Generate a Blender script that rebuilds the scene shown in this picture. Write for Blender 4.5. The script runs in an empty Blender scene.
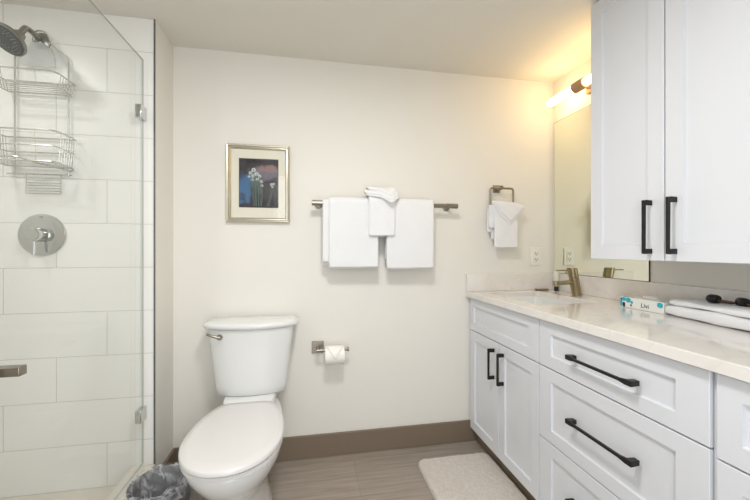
import bpy, bmesh, math, random
from mathutils import Vector, Matrix, noise
random.seed(7)
S = bpy.context.scene
COL = S.collection
PI = math.pi

# ------------------------------------------------------------------ key dimensions (metres)
YB = 2.026      # back wall
XR = 1.554      # right wall
ZC = 2.263      # ceiling
XJ = -0.715     # side face of the shower stub wall
YS = 1.81       # tiled shower wall
XL = -1.72      # far shower side wall
YF = -0.55      # wall behind the camera

# ------------------------------------------------------------------ camera
cd = bpy.data.cameras.new('camera'); cam = bpy.data.objects.new('camera', cd); COL.objects.link(cam)
cd.sensor_width = 36; cd.lens = 36 * 350 / 750; cd.clip_start = 0.02
cam.location = (0, 0, 1.184)
cam.rotation_euler = (PI / 2, 0, -math.atan(65 / 350))
cd.shift_y = -0.0013
S.camera = cam

# ------------------------------------------------------------------ world, lights, exposure
w = bpy.data.worlds.new('world'); S.world = w; w.use_nodes = True
w.node_tree.nodes['Background'].inputs[0].default_value = (0.93, 0.97, 1.0, 1)
w.node_tree.nodes['Background'].inputs[1].default_value = 2.2

def area(name, loc, size, power, color, rot=(0, 0, 0), shape='DISK', size_y=None):
    l = bpy.data.lights.new(name, 'AREA'); l.energy = power; l.color = color; l.shape = shape; l.size = size
    if size_y: l.size_y = size_y
    o = bpy.data.objects.new(name, l); o.location = loc; o.rotation_euler = rot; COL.objects.link(o); return o
area('ceiling_lamp', (0.12, 0.72, 2.215), 0.34, 20.5, (0.995, 0.985, 0.97))
area('doorway_fill', (0.0, -0.50, 1.25), 0.8, 13, (0.95, 0.975, 1.0), rot=(PI / 2, 0, 0), shape='RECTANGLE', size_y=1.7)  # added fill lamp, set in the unseen doorway behind the camera

area('shower_lamp', (-1.42, 1.15, 2.245), 0.12, 4.6, (0.99, 0.985, 0.97))

S.view_settings.view_transform = 'Standard'
S.view_settings.look = 'None'
S.view_settings.gamma = 1
S.view_settings.use_curve_mapping = False
S.view_settings.exposure = -0.15

# ------------------------------------------------------------------ materials
MATS = {}
def srgb(c):
    return tuple(((v / 255) / 12.92 if v / 255 <= 0.04045 else ((v / 255 + 0.055) / 1.055) ** 2.4) for v in c) + (1,)

def mat(name, rgb, rough=0.5, metal=0.0, var=0.03, scale=8, bump=0.0, bscale=200, coat=0.0, spec=0.5, sheen=0.0, emit=None, estr=0.0):
    m = bpy.data.materials.new(name); m.use_nodes = True
    nt = m.node_tree; b = nt.nodes['Principled BSDF']
    tc = nt.nodes.new('ShaderNodeTexCoord')
    n = nt.nodes.new('ShaderNodeTexNoise'); n.inputs['Scale'].default_value = scale; n.inputs['Detail'].default_value = 4
    nt.links.new(tc.outputs['Object'], n.inputs['Vector'])
    r = nt.nodes.new('ShaderNodeMix'); r.data_type = 'RGBA'
    c = srgb(rgb)
    r.inputs['A'].default_value = tuple(max(0, v * (1 - var)) for v in c[:3]) + (1,)
    r.inputs['B'].default_value = tuple(min(1, v * (1 + var)) for v in c[:3]) + (1,)
    nt.links.new(n.outputs['Fac'], r.inputs['Factor'])
    nt.links.new(r.outputs['Result'], b.inputs['Base Color'])
    b.inputs['Roughness'].default_value = rough; b.inputs['Metallic'].default_value = metal
    b.inputs['Coat Weight'].default_value = coat; b.inputs['Coat Roughness'].default_value = 0.05
    b.inputs['Specular IOR Level'].default_value = spec
    b.inputs['Sheen Weight'].default_value = sheen
    if bump:
        n2 = nt.nodes.new('ShaderNodeTexNoise'); n2.inputs['Scale'].default_value = bscale; n2.inputs['Detail'].default_value = 3
        nt.links.new(tc.outputs['Object'], n2.inputs['Vector'])
        bp = nt.nodes.new('ShaderNodeBump'); bp.inputs['Strength'].default_value = bump; bp.inputs['Distance'].default_value = 0.002
        nt.links.new(n2.outputs['Fac'], bp.inputs['Height']); nt.links.new(bp.outputs['Normal'], b.inputs['Normal'])
    if emit:
        b.inputs['Emission Color'].default_value = srgb(emit); b.inputs['Emission Strength'].default_value = estr
    MATS[name] = m
    return m

M_wall = mat('wall_paint', (228, 225, 217), 0.75, var=0.012, scale=3, bump=0.08, bscale=90)
M_ceil = mat('ceiling_paint', (222, 218, 209), 0.85, var=0.01, scale=3, bump=0.1, bscale=70)
M_base = mat('taupe_baseboard', (122, 108, 92), 0.5, var=0.04, scale=6)
M_cab = mat('white_cabinet_paint', (218, 220, 225), 0.38, var=0.008, scale=5)
M_cabin = mat('cabinet_side', (200, 201, 205), 0.5, var=0.01)
M_black = mat('matte_black_metal', (30, 29, 28), 0.42, metal=0.3, var=0.1, scale=40)
M_porc = mat('white_porcelain', (226, 227, 226), 0.10, var=0.006, scale=4, coat=0.5)
M_seat = mat('white_seat_plastic', (221, 219, 218), 0.25, var=0.006, scale=4)
M_nickel = mat('brushed_nickel', (150, 143, 132), 0.34, metal=1.0, var=0.06, scale=60)
M_bronze = mat('champagne_bronze', (160, 147, 118), 0.30, metal=1.0, var=0.08, scale=60)
M_steel = mat('satin_steel', (150, 149, 144), 0.28, metal=1.0, var=0.05, scale=30)
M_chrome = mat('chrome', (205, 207, 206), 0.12, metal=1.0, var=0.03, scale=10)
M_wire = mat('coated_wire', (205, 205, 201), 0.22, metal=0.65, var=0.03, scale=30)
M_towel = mat('white_terry', (229, 229, 230), 0.95, var=0.02, scale=60, bump=0.55, bscale=420, sheen=0.3, spec=0.1)
M_rug = mat('cream_shag', (204, 196, 187), 1.0, var=0.16, scale=45, bump=0.8, bscale=240, sheen=0.3, spec=0.05)
M_paper = mat('tissue_paper', (240, 238, 233), 0.95, var=0.01, scale=30, bump=0.15, bscale=300, spec=0.1)
M_card = mat('cardboard_core', (165, 140, 110), 0.9)
M_frame = mat('champagne_frame', (192, 185, 168), 0.32, metal=0.75, var=0.1, scale=50)
M_matb = mat('cream_mount_board', (228, 224, 208), 0.8, var=0.01)
M_plate = mat('white_plastic', (232, 230, 224), 0.35, var=0.005)
M_dark = mat('dark_slot', (45, 43, 40), 0.6)
M_bin = mat('grey_plastic_bin', (104, 105, 106), 0.5, var=0.05)
M_trim = mat('steel_edge_trim', (110, 112, 110), 0.35, metal=0.8)
M_medge = mat('mirror_edge', (52, 54, 46), 0.4, metal=0.4)
M_curb = mat('cream_curb_stone', (214, 209, 198), 0.35, var=0.03, scale=10)
M_box = mat('printed_box_white', (228, 228, 222), 0.55, var=0.01)
M_teal = mat('teal_print', (48, 168, 186), 0.5, var=0.03)
M_navy = mat('navy_print', (28, 40, 62), 0.5, var=0.03)
M_amber = mat('amber_plastic', (74, 46, 36), 0.25, var=0.08)
M_cap = mat('black_plastic', (14, 13, 14), 0.3, var=0.1)
M_soap = mat('brown_wrapper', (126, 100, 84), 0.4, var=0.25, scale=90)
M_clear = mat('pale_bottle', (225, 224, 215), 0.2, var=0.01)
M_noz = mat('shower_nozzle_grey', (70, 73, 74), 0.4, var=0.35, scale=160)
M_collar = mat('bronze_collar', (176, 142, 108), 0.5, metal=0.1)
M_tube = mat('frosted_light_tube', (255, 240, 215), 0.4, emit=(255, 217, 158), estr=17.0)
M_lamp = mat('frosted_diffuser', (250, 248, 240), 0.5)

def quartz():
    m = mat('cream_quartz', (228, 224, 219), 0.12, var=0.035, scale=14, coat=0.3)
    nt = m.node_tree; b = nt.nodes['Principled BSDF']
    v = nt.nodes.new('ShaderNodeTexNoise'); v.inputs['Scale'].default_value = 3.0; v.inputs['Detail'].default_value = 8; v.inputs['Distortion'].default_value = 1.6
    tc = [n for n in nt.nodes if n.type == 'TEX_COORD'][0]; nt.links.new(tc.outputs['Object'], v.inputs['Vector'])
    cr = nt.nodes.new('ShaderNodeValToRGB'); e = cr.color_ramp.elements
    e[0].position = 0.47; e[0].color = (1, 1, 1, 1); e[1].position = 0.53; e[1].color = (1, 1, 1, 1)
    x = cr.color_ramp.elements.new(0.5); x.color = (0.955, 0.945, 0.93, 1)
    nt.links.new(v.outputs['Fac'], cr.inputs['Fac'])
    mx = nt.nodes.new('ShaderNodeMix'); mx.data_type = 'RGBA'; mx.blend_type = 'MULTIPLY'; mx.inputs['Factor'].default_value = 1
    src = b.inputs['Base Color'].links[0].from_socket
    nt.links.new(src, mx.inputs['A']); nt.links.new(cr.outputs['Color'], mx.inputs['B']); nt.links.new(mx.outputs['Result'], b.inputs['Base Color'])
    return m
M_quartz = quartz()

def mnode(nt, op, a, b=None, c=None):
    n = nt.nodes.new('ShaderNodeMath'); n.operation = op
    for i, v in enumerate((a, b, c)):
        if v is None: continue
        if isinstance(v, (int, float)): n.inputs[i].default_value = v
        else: nt.links.new(v, n.inputs[i])
    return n.outputs[0]

def tile_mat(name, axis, rgb, grout, x0=-0.919, tw=0.61, th=0.2017, z0=0.09):
    m = mat(name, rgb, 0.32, var=0.015, scale=5); nt = m.node_tree; b = nt.nodes['Principled BSDF']
    tc = [n for n in nt.nodes if n.type == 'TEX_COORD'][0]
    sp = nt.nodes.new('ShaderNodeSeparateXYZ')
    geo = nt.nodes.new('ShaderNodeNewGeometry'); nt.links.new(geo.outputs['Position'], sp.inputs[0])
    x = sp.outputs[axis]; z = sp.outputs[2]
    rz = mnode(nt, 'DIVIDE', mnode(nt, 'SUBTRACT', z, z0), th)
    row = mnode(nt, 'FLOOR', rz); fz = mnode(nt, 'FRACT', rz)
    ux = mnode(nt, 'DIVIDE', mnode(nt, 'SUBTRACT', mnode(nt, 'SUBTRACT', x, x0), mnode(nt, 'MULTIPLY', row, tw / 3)), tw)
    fx = mnode(nt, 'FRACT', mnode(nt, 'ADD', ux, 40.0))
    dz = mnode(nt, 'MULTIPLY', mnode(nt, 'MINIMUM', fz, mnode(nt, 'SUBTRACT', 1.0, fz)), th)
    dx = mnode(nt, 'MULTIPLY', mnode(nt, 'MINIMUM', fx, mnode(nt, 'SUBTRACT', 1.0, fx)), tw)
    d = mnode(nt, 'MINIMUM', dx, dz)
    mr = nt.nodes.new('ShaderNodeMapRange'); mr.inputs['From Min'].default_value = 0.0009; mr.inputs['From Max'].default_value = 0.0022
    nt.links.new(d, mr.inputs['Value'])
    mx = nt.nodes.new('ShaderNodeMix'); mx.data_type = 'RGBA'; mx.inputs['A'].default_value = srgb(grout)
    nt.links.new(mr.outputs[0], mx.inputs['Factor']); nt.links.new(b.inputs['Base Color'].links[0].from_socket, mx.inputs['B'])
    nt.links.new(mx.outputs['Result'], b.inputs['Base Color'])
    wv = nt.nodes.new('ShaderNodeTexNoise'); wv.inputs['Scale'].default_value = 5; nt.links.new(geo.outputs['Position'], wv.inputs['Vector'])
    hh = mnode(nt, 'ADD', mr.outputs[0], mnode(nt, 'MULTIPLY', wv.outputs['Fac'], 0.8))
    bp = nt.nodes.new('ShaderNodeBump'); bp.inputs['Strength'].default_value = 0.5; bp.inputs['Distance'].default_value = 0.002
    nt.links.new(hh, bp.inputs['Height']); nt.links.new(bp.outputs['Normal'], b.inputs['Normal'])
    return m
M_tile = tile_mat('white_wall_tile', 0, (236, 235, 231), (208, 207, 202))
M_tile2 = tile_mat('white_wall_tile_side', 1, (236, 235, 231), (208, 207, 202), x0=0.2)

def floor_mat():
    m = mat('grey_plank_floor', (150, 138, 126), 0.45, var=0.02); nt = m.node_tree; b = nt.nodes['Principled BSDF']
    tc = [n for n in nt.nodes if n.type == 'TEX_COORD'][0]
    mp = nt.nodes.new('ShaderNodeMapping'); mp.inputs['Scale'].default_value = (3.5, 60, 1); mp.inputs['Rotation'].default_value = (0, 0, 0)
    nt.links.new(tc.outputs['Object'], mp.inputs[0])
    n = nt.nodes.new('ShaderNodeTexNoise'); n.inputs['Scale'].default_value = 1.0; n.inputs['Detail'].default_value = 8; n.inputs['Roughness'].default_value = 0.65
    nt.links.new(mp.outputs[0], n.inputs['Vector'])
    cr = nt.nodes.new('ShaderNodeValToRGB'); e = cr.color_ramp.elements
    e[0].position = 0.32; e[0].color = srgb((140, 129, 119)); e[1].position = 0.68; e[1].color = srgb((166, 156, 146))
    x = cr.color_ramp.elements.new(0.5); x.color = srgb((153, 143, 133))
    nt.links.new(n.outputs['Fac'], cr.inputs['Fac'])
    br = nt.nodes.new('ShaderNodeTexBrick'); br.inputs['Scale'].default_value = 1.0
    br.inputs['Brick Width'].default_value = 0.9; br.inputs['Row Height'].default_value = 0.30; br.inputs['Mortar Size'].default_value = 0.0012
    br.inputs['Color1'].default_value = (0.94, 0.94, 0.94, 1); br.inputs['Color2'].default_value = (1.04, 1.03, 1.02, 1); br.inputs['Mortar'].default_value = (0.72, 0.7, 0.68, 1)
    mp2 = nt.nodes.new('ShaderNodeMapping'); mp2.inputs['Location'].default_value = (0.21, 0.14, 0); nt.links.new(tc.outputs['Object'], mp2.inputs[0])
    nt.links.new(mp2.outputs[0], br.inputs['Vector'])
    mx = nt.nodes.new('ShaderNodeMix'); mx.data_type = 'RGBA'; mx.blend_type = 'MULTIPLY'; mx.inputs['Factor'].default_value = 1
    nt.links.new(cr.outputs['Color'], mx.inputs['A']); nt.links.new(br.outputs['Color'], mx.inputs['B'])
    nt.links.new(mx.outputs['Result'], b.inputs['Base Color'])
    bp = nt.nodes.new('ShaderNodeBump'); bp.inputs['Strength'].default_value = 0.15; bp.inputs['Distance'].default_value = 0.002
    nt.links.new(n.outputs['Fac'], bp.inputs['Height']); nt.links.new(bp.outputs['Normal'], b.inputs['Normal'])
    return m
M_floor = floor_mat()

def glass_mat(name, tint, refl=0.06, alpha_rough=0.0):
    m = bpy.data.materials.new(name); m.use_nodes = True; nt = m.node_tree
    nt.nodes.remove(nt.nodes['Principled BSDF']); out = nt.nodes['Material Output']
    t = nt.nodes.new('ShaderNodeBsdfTransparent'); t.inputs[0].default_value = tint
    g = nt.nodes.new('ShaderNodeBsdfGlossy'); g.inputs['Roughness'].default_value = alpha_rough
    lw = nt.nodes.new('ShaderNodeLayerWeight'); lw.inputs[0].default_value = 0.5
    f5 = mnode(nt, 'ADD', mnode(nt, 'MULTIPLY', mnode(nt, 'POWER', lw.outputs['Facing'], 5.0), 0.55), 0.018)
    mx = nt.nodes.new('ShaderNodeMixShader'); nt.links.new(f5, mx.inputs[0]); nt.links.new(t.outputs[0], mx.inputs[1]); nt.links.new(g.outputs[0], mx.inputs[2])
    nt.links.new(mx.outputs[0], out.inputs[0]); return m
M_glass = glass_mat('clear_shower_glass', (0.985, 0.99, 0.985, 1))
M_gedge = mat('glass_edge', (180, 185, 181), 0.2, var=0.03)
M_pglass = glass_mat('picture_glazing', (0.99, 0.99, 0.99, 1))

def liner_mat():
    m = mat('clear_bin_liner', (220, 221, 224), 0.25, var=0.02, bump=0.3, bscale=25); nt = m.node_tree; b = nt.nodes['Principled BSDF']
    out = nt.nodes['Material Output']; t = nt.nodes.new('ShaderNodeBsdfTransparent'); mx = nt.nodes.new('ShaderNodeMixShader')
    n = nt.nodes.new('ShaderNodeTexNoise'); n.inputs['Scale'].default_value = 11; n.inputs['Distortion'].default_value = 1.2
    tc = [k for k in nt.nodes if k.type == 'TEX_COORD'][0]; mp = nt.nodes.new('ShaderNodeMapping'); mp.inputs['Scale'].default_value = (1.2, 3.2, 1.5); mp.inputs['Rotation'].default_value = (0, 0, .5); nt.links.new(tc.outputs['Object'], mp.inputs[0]); nt.links.new(mp.outputs[0], n.inputs['Vector'])
    cr = nt.nodes.new('ShaderNodeValToRGB'); cr.color_ramp.elements[0].position = 0.42; cr.color_ramp.elements[1].position = 0.66
    cr.color_ramp.elements[0].color = (0.05, 0.05, 0.05, 1); cr.color_ramp.elements[1].color = (0.55, 0.55, 0.55, 1)
    nt.links.new(n.outputs['Fac'], cr.inputs['Fac'])
    nt.links.new(cr.outputs['Color'], mx.inputs[0]); nt.links.new(t.outputs[0], mx.inputs[1]); nt.links.new(b.outputs[0], mx.inputs[2]); nt.links.new(mx.outputs[0], out.inputs[0])
    return m
M_liner = liner_mat()

def frosted_mat():
    m = mat('frosted_plastic', (206, 208, 206), 0.4); nt = m.node_tree; b = nt.nodes['Principled BSDF']; out = nt.nodes['Material Output']
    t = nt.nodes.new('ShaderNodeBsdfTransparent'); mx = nt.nodes.new('ShaderNodeMixShader'); mx.inputs[0].default_value = 0.38
    nt.links.new(t.outputs[0], mx.inputs[1]); nt.links.new(b.outputs[0], mx.inputs[2]); nt.links.new(mx.outputs[0], out.inputs[0]); return m
M_frost = frosted_mat()

def mirror_mat():
    m = mat('silvered_mirror', (240, 242, 229), 0.0, metal=1.0, var=0.0); return m
M_mirror = mirror_mat()

def art_mat():
    # an abstract painted sheet: dark ground, blue wash low left, peach band top right, grey middle
    m = mat('painted_sheet', (60, 60, 66), 0.6); nt = m.node_tree; b = nt.nodes['Principled BSDF']
    geo = [n for n in nt.nodes if n.type == 'TEX_COORD'][0]
    n = nt.nodes.new('ShaderNodeTexNoise'); n.inputs['Scale'].default_value = 22; n.inputs['Detail'].default_value = 6
    nt.links.new(geo.outputs['Object'], n.inputs['Vector'])
    sp = nt.nodes.new('ShaderNodeSeparateXYZ'); nt.links.new(geo.outputs['Object'], sp.inputs[0])
    base = nt.nodes.new('ShaderNodeValToRGB'); e = base.color_ramp.elements
    e[0].position = 0.35; e[0].color = srgb((14, 12, 20)); e[1].position = 0.7; e[1].color = srgb((66, 60, 66))
    nt.links.new(n.outputs['Fac'], base.inputs['Fac']); cur = base.outputs['Color']
    def blob(cx, cz, rx, rz, col, amt):
        nonlocal cur
        jit = mnode(nt, 'MULTIPLY', mnode(nt, 'SUBTRACT', n.outputs['Fac'], 0.5), 4.5)
        dx = mnode(nt, 'DIVIDE', mnode(nt, 'SUBTRACT', sp.outputs[0], cx), rx); dz = mnode(nt, 'DIVIDE', mnode(nt, 'SUBTRACT', sp.outputs[2], cz), rz)
        r = mnode(nt, 'ADD', mnode(nt, 'ADD', mnode(nt, 'MULTIPLY', dx, dx), mnode(nt, 'MULTIPLY', dz, dz)), jit)
        mr = nt.nodes.new('ShaderNodeMapRange'); mr.inputs['From Min'].default_value = 1.2; mr.inputs['From Max'].default_value = 0.3; mr.inputs['To Max'].default_value = amt
        nt.links.new(r, mr.inputs['Value'])
        mx = nt.nodes.new('ShaderNodeMix'); mx.data_type = 'RGBA'; mx.inputs['B'].default_value = srgb(col)
        nt.links.new(mr.outputs[0], mx.inputs['Factor']); nt.links.new(cur, mx.inputs['A']); cur = mx.outputs['Result']
    blob(0.040, 0.055, 0.10, 0.05, (120, 116, 128), 0.85)
    blob(0.045, 0.085, 0.06, 0.024, (150, 118, 112), 0.75)
    blob(-0.075, -0.03, 0.045, 0.085, (66, 112, 156), .85)
    blob(0.055, -0.035, 0.05, 0.06, (74, 70, 74), 0.8)
    blob(-0.01, 0.0, 0.03, 0.06, (110, 126, 124), 0.6)
    nt.links.new(cur, b.inputs['Base Color']); return m
M_art = art_mat()

# ------------------------------------------------------------------ helpers
def root(name, label, cat, loc, group=None, rz=0):
    o = bpy.data.objects.new(name, None); COL.objects.link(o); o.location = loc; o.rotation_euler = (0, 0, rz); o.empty_display_size = 0.05
    o['label'] = label; o['category'] = cat
    if group: o['group'] = group
    return o
def wloc(o):
    v = Vector((0, 0, 0))
    while o: v += o.location; o = o.parent
    return v
def emit(name, bm, m, parent=None, smooth=True, bevel=0, sub=0, label=None, angle=40, origin=None, seg=2):
    """link a bmesh made in world coordinates as one object"""
    bmesh.ops.remove_doubles(bm, verts=bm.verts, dist=1e-6)
    bmesh.ops.recalc_face_normals(bm, faces=bm.faces)
    if parent: off = wloc(parent); 
    else: off = Vector((0, 0, 0))
    lo = Vector((min(v.co.x for v in bm.verts), min(v.co.y for v in bm.verts), min(v.co.z for v in bm.verts)))
    hi = Vector((max(v.co.x for v in bm.verts), max(v.co.y for v in bm.verts), max(v.co.z for v in bm.verts)))
    org = Vector(origin) if origin else Vector(((lo.x + hi.x) / 2, (lo.y + hi.y) / 2, lo.z if not parent else (lo.z + hi.z) / 2))
    for v in bm.verts: v.co -= org
    me = bpy.data.meshes.new(name); bm.to_mesh(me); bm.free()
    for mm in (m if isinstance(m, (list, tuple)) else [m]): me.materials.append(mm)
    if smooth:
        me.polygons.foreach_set('use_smooth', [True] * len(me.polygons))
        try: me.set_sharp_from_angle(angle=math.radians(angle))
        except Exception: pass
    o = bpy.data.objects.new(name, me); COL.objects.link(o)
    o.parent = parent; o.location = org - off
    if bevel:
        md = o.modifiers.new('bevel', 'BEVEL'); md.width = bevel; md.segments = seg; md.limit_method = 'ANGLE'; md.angle_limit = math.radians(40)
        md.harden_normals = False
    if sub:
        md = o.modifiers.new('sub', 'SUBSURF'); md.levels = sub; md.render_levels = sub
    if label: o['label'] = label
    return o
def struct(name, bm, m, **k):
    o = emit(name, bm, m, None, **k); o['kind'] = 'structure'; return o
def single(name, bm, m, label, cat, group=None, **k):
    o = emit(name, bm, m, None, **k); o['label'] = label; o['category'] = cat
    if group: o['group'] = group
    return o
def NB(): return bmesh.new()
def box(bm, x0, x1, y0, y1, z0, z1, mi=0):
    x0, x1 = min(x0, x1), max(x0, x1); y0, y1 = min(y0, y1), max(y0, y1); z0, z1 = min(z0, z1), max(z0, z1)
    v = [bm.verts.new(p) for p in ((x0, y0, z0), (x1, y0, z0), (x1, y1, z0), (x0, y1, z0), (x0, y0, z1), (x1, y0, z1), (x1, y1, z1), (x0, y1, z1))]
    for f in ((0, 3, 2, 1), (4, 5, 6, 7), (0, 1, 5, 4), (1, 2, 6, 5), (2, 3, 7, 6), (3, 0, 4, 7)):
        fc = bm.faces.new([v[i] for i in f]); fc.material_index = mi
    return bm
def bx(*a): return box(NB(), *a)
def loft(bm, rings, cap0=True, cap1=True, mi=0):
    R = [[bm.verts.new(p) for p in r] for r in rings]; n = len(R[0])
    for a, b in zip(R, R[1:]):
        for i in range(n):
            f = bm.faces.new((a[i], a[(i + 1) % n], b[(i + 1) % n], b[i])); f.material_index = mi
    if cap0: bm.faces.new(list(reversed(R[0]))).material_index = mi
    if cap1: bm.faces.new(R[-1]).material_index = mi
    return bm
def frame(d):
    d = Vector(d).normalized(); u = d.cross(Vector((0, 0, 1)))
    if u.length < 1e-4: u = Vector((1, 0, 0))
    u.normalize(); return u, d.cross(u).normalized()
def cyl(bm, p0, p1, r0, r1=None, n=24, mi=0):
    p0 = Vector(p0); p1 = Vector(p1); r1 = r0 if r1 is None else r1; u, v = frame(p1 - p0)
    ring = lambda c, r: [c + (u * math.cos(2 * PI * i / n) + v * math.sin(2 * PI * i / n)) * r for i in range(n)]
    return loft(bm, [ring(p0, r0), ring(p1, r1)], mi=mi)
def prof(bm, p0, d, pts, n=32, cap0=True, cap1=True, mi=0):
    """lathe: pts are (distance along d, radius)"""
    p0 = Vector(p0); d = Vector(d).normalized(); u, v = frame(d)
    return loft(bm, [[p0 + d * t + (u * math.cos(2 * PI * i / n) + v * math.sin(2 * PI * i / n)) * max(r, 1e-4) for i in range(n)] for t, r in pts], cap0, cap1, mi)
def tube(bm, path, r, n=8, closed=False):
    P = [Vector(p) for p in path]; rings = []
    L = len(P); pu = None
    for i, p in enumerate(P):
        a = P[(i - 1) % L] if (closed or i > 0) else p; b = P[(i + 1) % L] if (closed or i < L - 1) else p
        d = (b - a).normalized()
        if pu is None: u, v = frame(d)
        else:
            u = (pu - d * pu.dot(d)).normalized(); v = d.cross(u)
        pu = u
        rings.append([p + (u * math.cos(2 * PI * k / n) + v * math.sin(2 * PI * k / n)) * r for k in range(n)])
    if closed:
        R = [[bm.verts.new(q) for q in rg] for rg in rings]
        for i in range(L):
            A = R[i]; B = R[(i + 1) % L]
            # match the seam
            best = min(range(n), key=lambda s: (A[0].co - B[s].co).length) if i == L - 1 else 0
            for k in range(n): bm.faces.new((A[k], A[(k + 1) % n], B[(k + 1 + best) % n], B[(k + best) % n]))
        return bm
    return loft(bm, rings)
def roundpath(pts, r, n=5, closed=False):
    P = [Vector(p) for p in pts]; L = len(P); out = []
    for i, p in enumerate(P):
        if not closed and i in (0, L - 1): out.append(p); continue
        a = (P[(i - 1) % L] - p); b = (P[(i + 1) % L] - p); rr = min(r, a.length * .45, b.length * .45)
        A = p + a.normalized() * rr; B = p + b.normalized() * rr
        for k in range(n + 1):
            t = k / n; out.append(A * (1 - t) ** 2 + p * 2 * t * (1 - t) + B * t * t)
    return out
def rrect(cx, cy, hx, hy, r, n=6):
    out = []
    for (sx, sy, a0) in ((1, 1, 0), (-1, 1, 90), (-1, -1, 180), (1, -1, 270)):
        for k in range(n + 1):
            a = math.radians(a0 + 90 * k / n); out.append((cx + sx * (hx - r) + r * math.cos(a), cy + sy * (hy - r) + r * math.sin(a)))
    return out
def jitter(bm, amp, scale, seed=0):
    bm.normal_update()
    for v in bm.verts:
        p = v.co * scale + Vector((seed * 3.1, seed * 1.7, 0)); v.co += v.normal * noise.noise(p) * amp

# ------------------------------------------------------------------ the room
T = 0.08
struct('floor', bx(XL - T, XR + T, YF - T, YB + T, -0.05, 0), M_floor, origin=(0, 0, 0), smooth=False)
struct('ceiling', bx(XL - T, XR + T, YF - T, YB + T, ZC, ZC + 0.05), M_ceil, origin=(0, 0, ZC), smooth=False)
struct('wall_back', bx(XJ, XR + T, YB, YB + T, 0, ZC), M_wall, smooth=False)
struct('wall_right', bx(XR, XR + T, YF, YB, 0, ZC), M_wall, smooth=False)
b = NB(); box(b, XL - T, -0.46, YF - T, YF, 0, ZC); box(b, 0.46, XR + T, YF - T, YF, 0, ZC); box(b, -0.46, 0.46, YF - T, YF, 2.08, ZC)
struct('wall_front', b, M_wall, smooth=False)
struct('wall_left', bx(XL - T, XL, YF, YS, 0, ZC), M_tile2, smooth=False)
# stub wall carrying the tile; its side face is painted
struct('wall_stub', bx(XJ - 0.007, XJ, YS + 0.001, YB, 0, ZC), M_wall, smooth=False)
struct('wall_shower', bx(XL - T, XJ - 0.007, YS, YB + T, 0, ZC), M_tile, smooth=False)
struct('wall_partition', bx(XL, XJ, 0.45, 0.53, 0, ZC), M_tile, smooth=False)
struct('trim_1', bx(XJ - 0.007, XJ - 0.001, YS - 0.005, YS + 0.001, 0.1735, ZC), M_trim, smooth=False)
struct('trim_2', bx(XJ - 0.10, XJ, 0.53, YS, 0, 0.173), M_curb, bevel=0.004)
struct('shower_floor', bx(XL, XJ - 0.10, 0.53, YS, 0.0, 0.09), M_curb, smooth=False)

def baseboard(name, x0, x1, y0, y1):
    bm = bx(x0, x1, y0, y1, 0, 0.128); struct(name, bm, M_base, bevel=0.003)
baseboard('baseboard_back', XJ, 1.011, YB - 0.014, YB)
baseboard('baseboard_left', XJ, XJ + 0.014, YS + 0.002, YB - 0.0145)

# ------------------------------------------------------------------ countertop with sink cut-out
ZT = 0.924; CX0 = 0.946; CY0 = 0.08
ct = root('countertop', 'cream quartz countertop with low backsplash running over the white vanity cabinets', 'countertop', (1.25, 1.05, ZT - 0.034))
def slab_with_hole(outer, inner, z0, z1):
    bm = NB(); es = []
    for loop in (outer, inner):
        vs = [bm.verts.new((x, y, z1)) for x, y in loop]
        for i in range(len(vs)): es.append(bm.edges.new((vs[i], vs[(i + 1) % len(vs)])))
    bmesh.ops.triangle_fill(bm, use_beauty=True, use_dissolve=False, edges=es)
    r = bmesh.ops.extrude_face_region(bm, geom=list(bm.faces))
    for e in r['geom']:
        if isinstance(e, bmesh.types.BMVert): e.co.z = z0
    return bm
SC = (1.218, 1.705); SH = (0.167, 0.235)
hole = rrect(SC[0], SC[1], SH[0], SH[1], 0.03)
emit('slab', slab_with_hole([(CX0, CY0), (XR - 0.001, CY0), (XR - 0.001, YB - 0.001), (CX0, YB - 0.001)], hole, ZT - 0.034, ZT), M_quartz, ct, bevel=0.002, smooth=False)
emit('backsplash', bx(XR - 0.021, XR - 0.001, CY0, YB - 0.001, ZT + 0.0003, 1.031), M_quartz, ct, bevel=0.0015)
emit('backsplash', bx(CX0, XR - 0.0215, YB - 0.021, YB - 0.001, ZT + 0.0003, 1.031), M_quartz, ct, bevel=0.0015)

sk = root('sink', 'white undermount basin set into the cream countertop below the faucet', 'sink', (SC[0], SC[1], ZT - 0.18))
rings = []
for z, g, r in ((ZT - 0.035, 0.012, 0.06), (ZT - 0.035, 0.003, 0.052), (ZT - 0.05, 0.002, 0.05), (ZT - 0.13, -0.012, 0.05), (ZT - 0.155, -0.03, 0.045), (ZT - 0.163, -0.07, 0.03), (ZT - 0.166, -0.10, 0.012)):
    rings.append([(x, y, z) for x, y in rrect(SC[0], SC[1], SH[0] + g, SH[1] + g, r)])
bm = loft(NB(), rings, cap0=False)
o = emit('basin', bm, M_porc, sk); md = o.modifiers.new('s', 'SOLIDIFY'); md.thickness = 0.006; md.offset = 1
emit('drain', prof(NB(), (SC[0], SC[1], ZT - 0.165), (0, 0, 1), [(0, .022), (.003, .022), (.004, .018), (.002, .012)]), M_bronze, sk)

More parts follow.
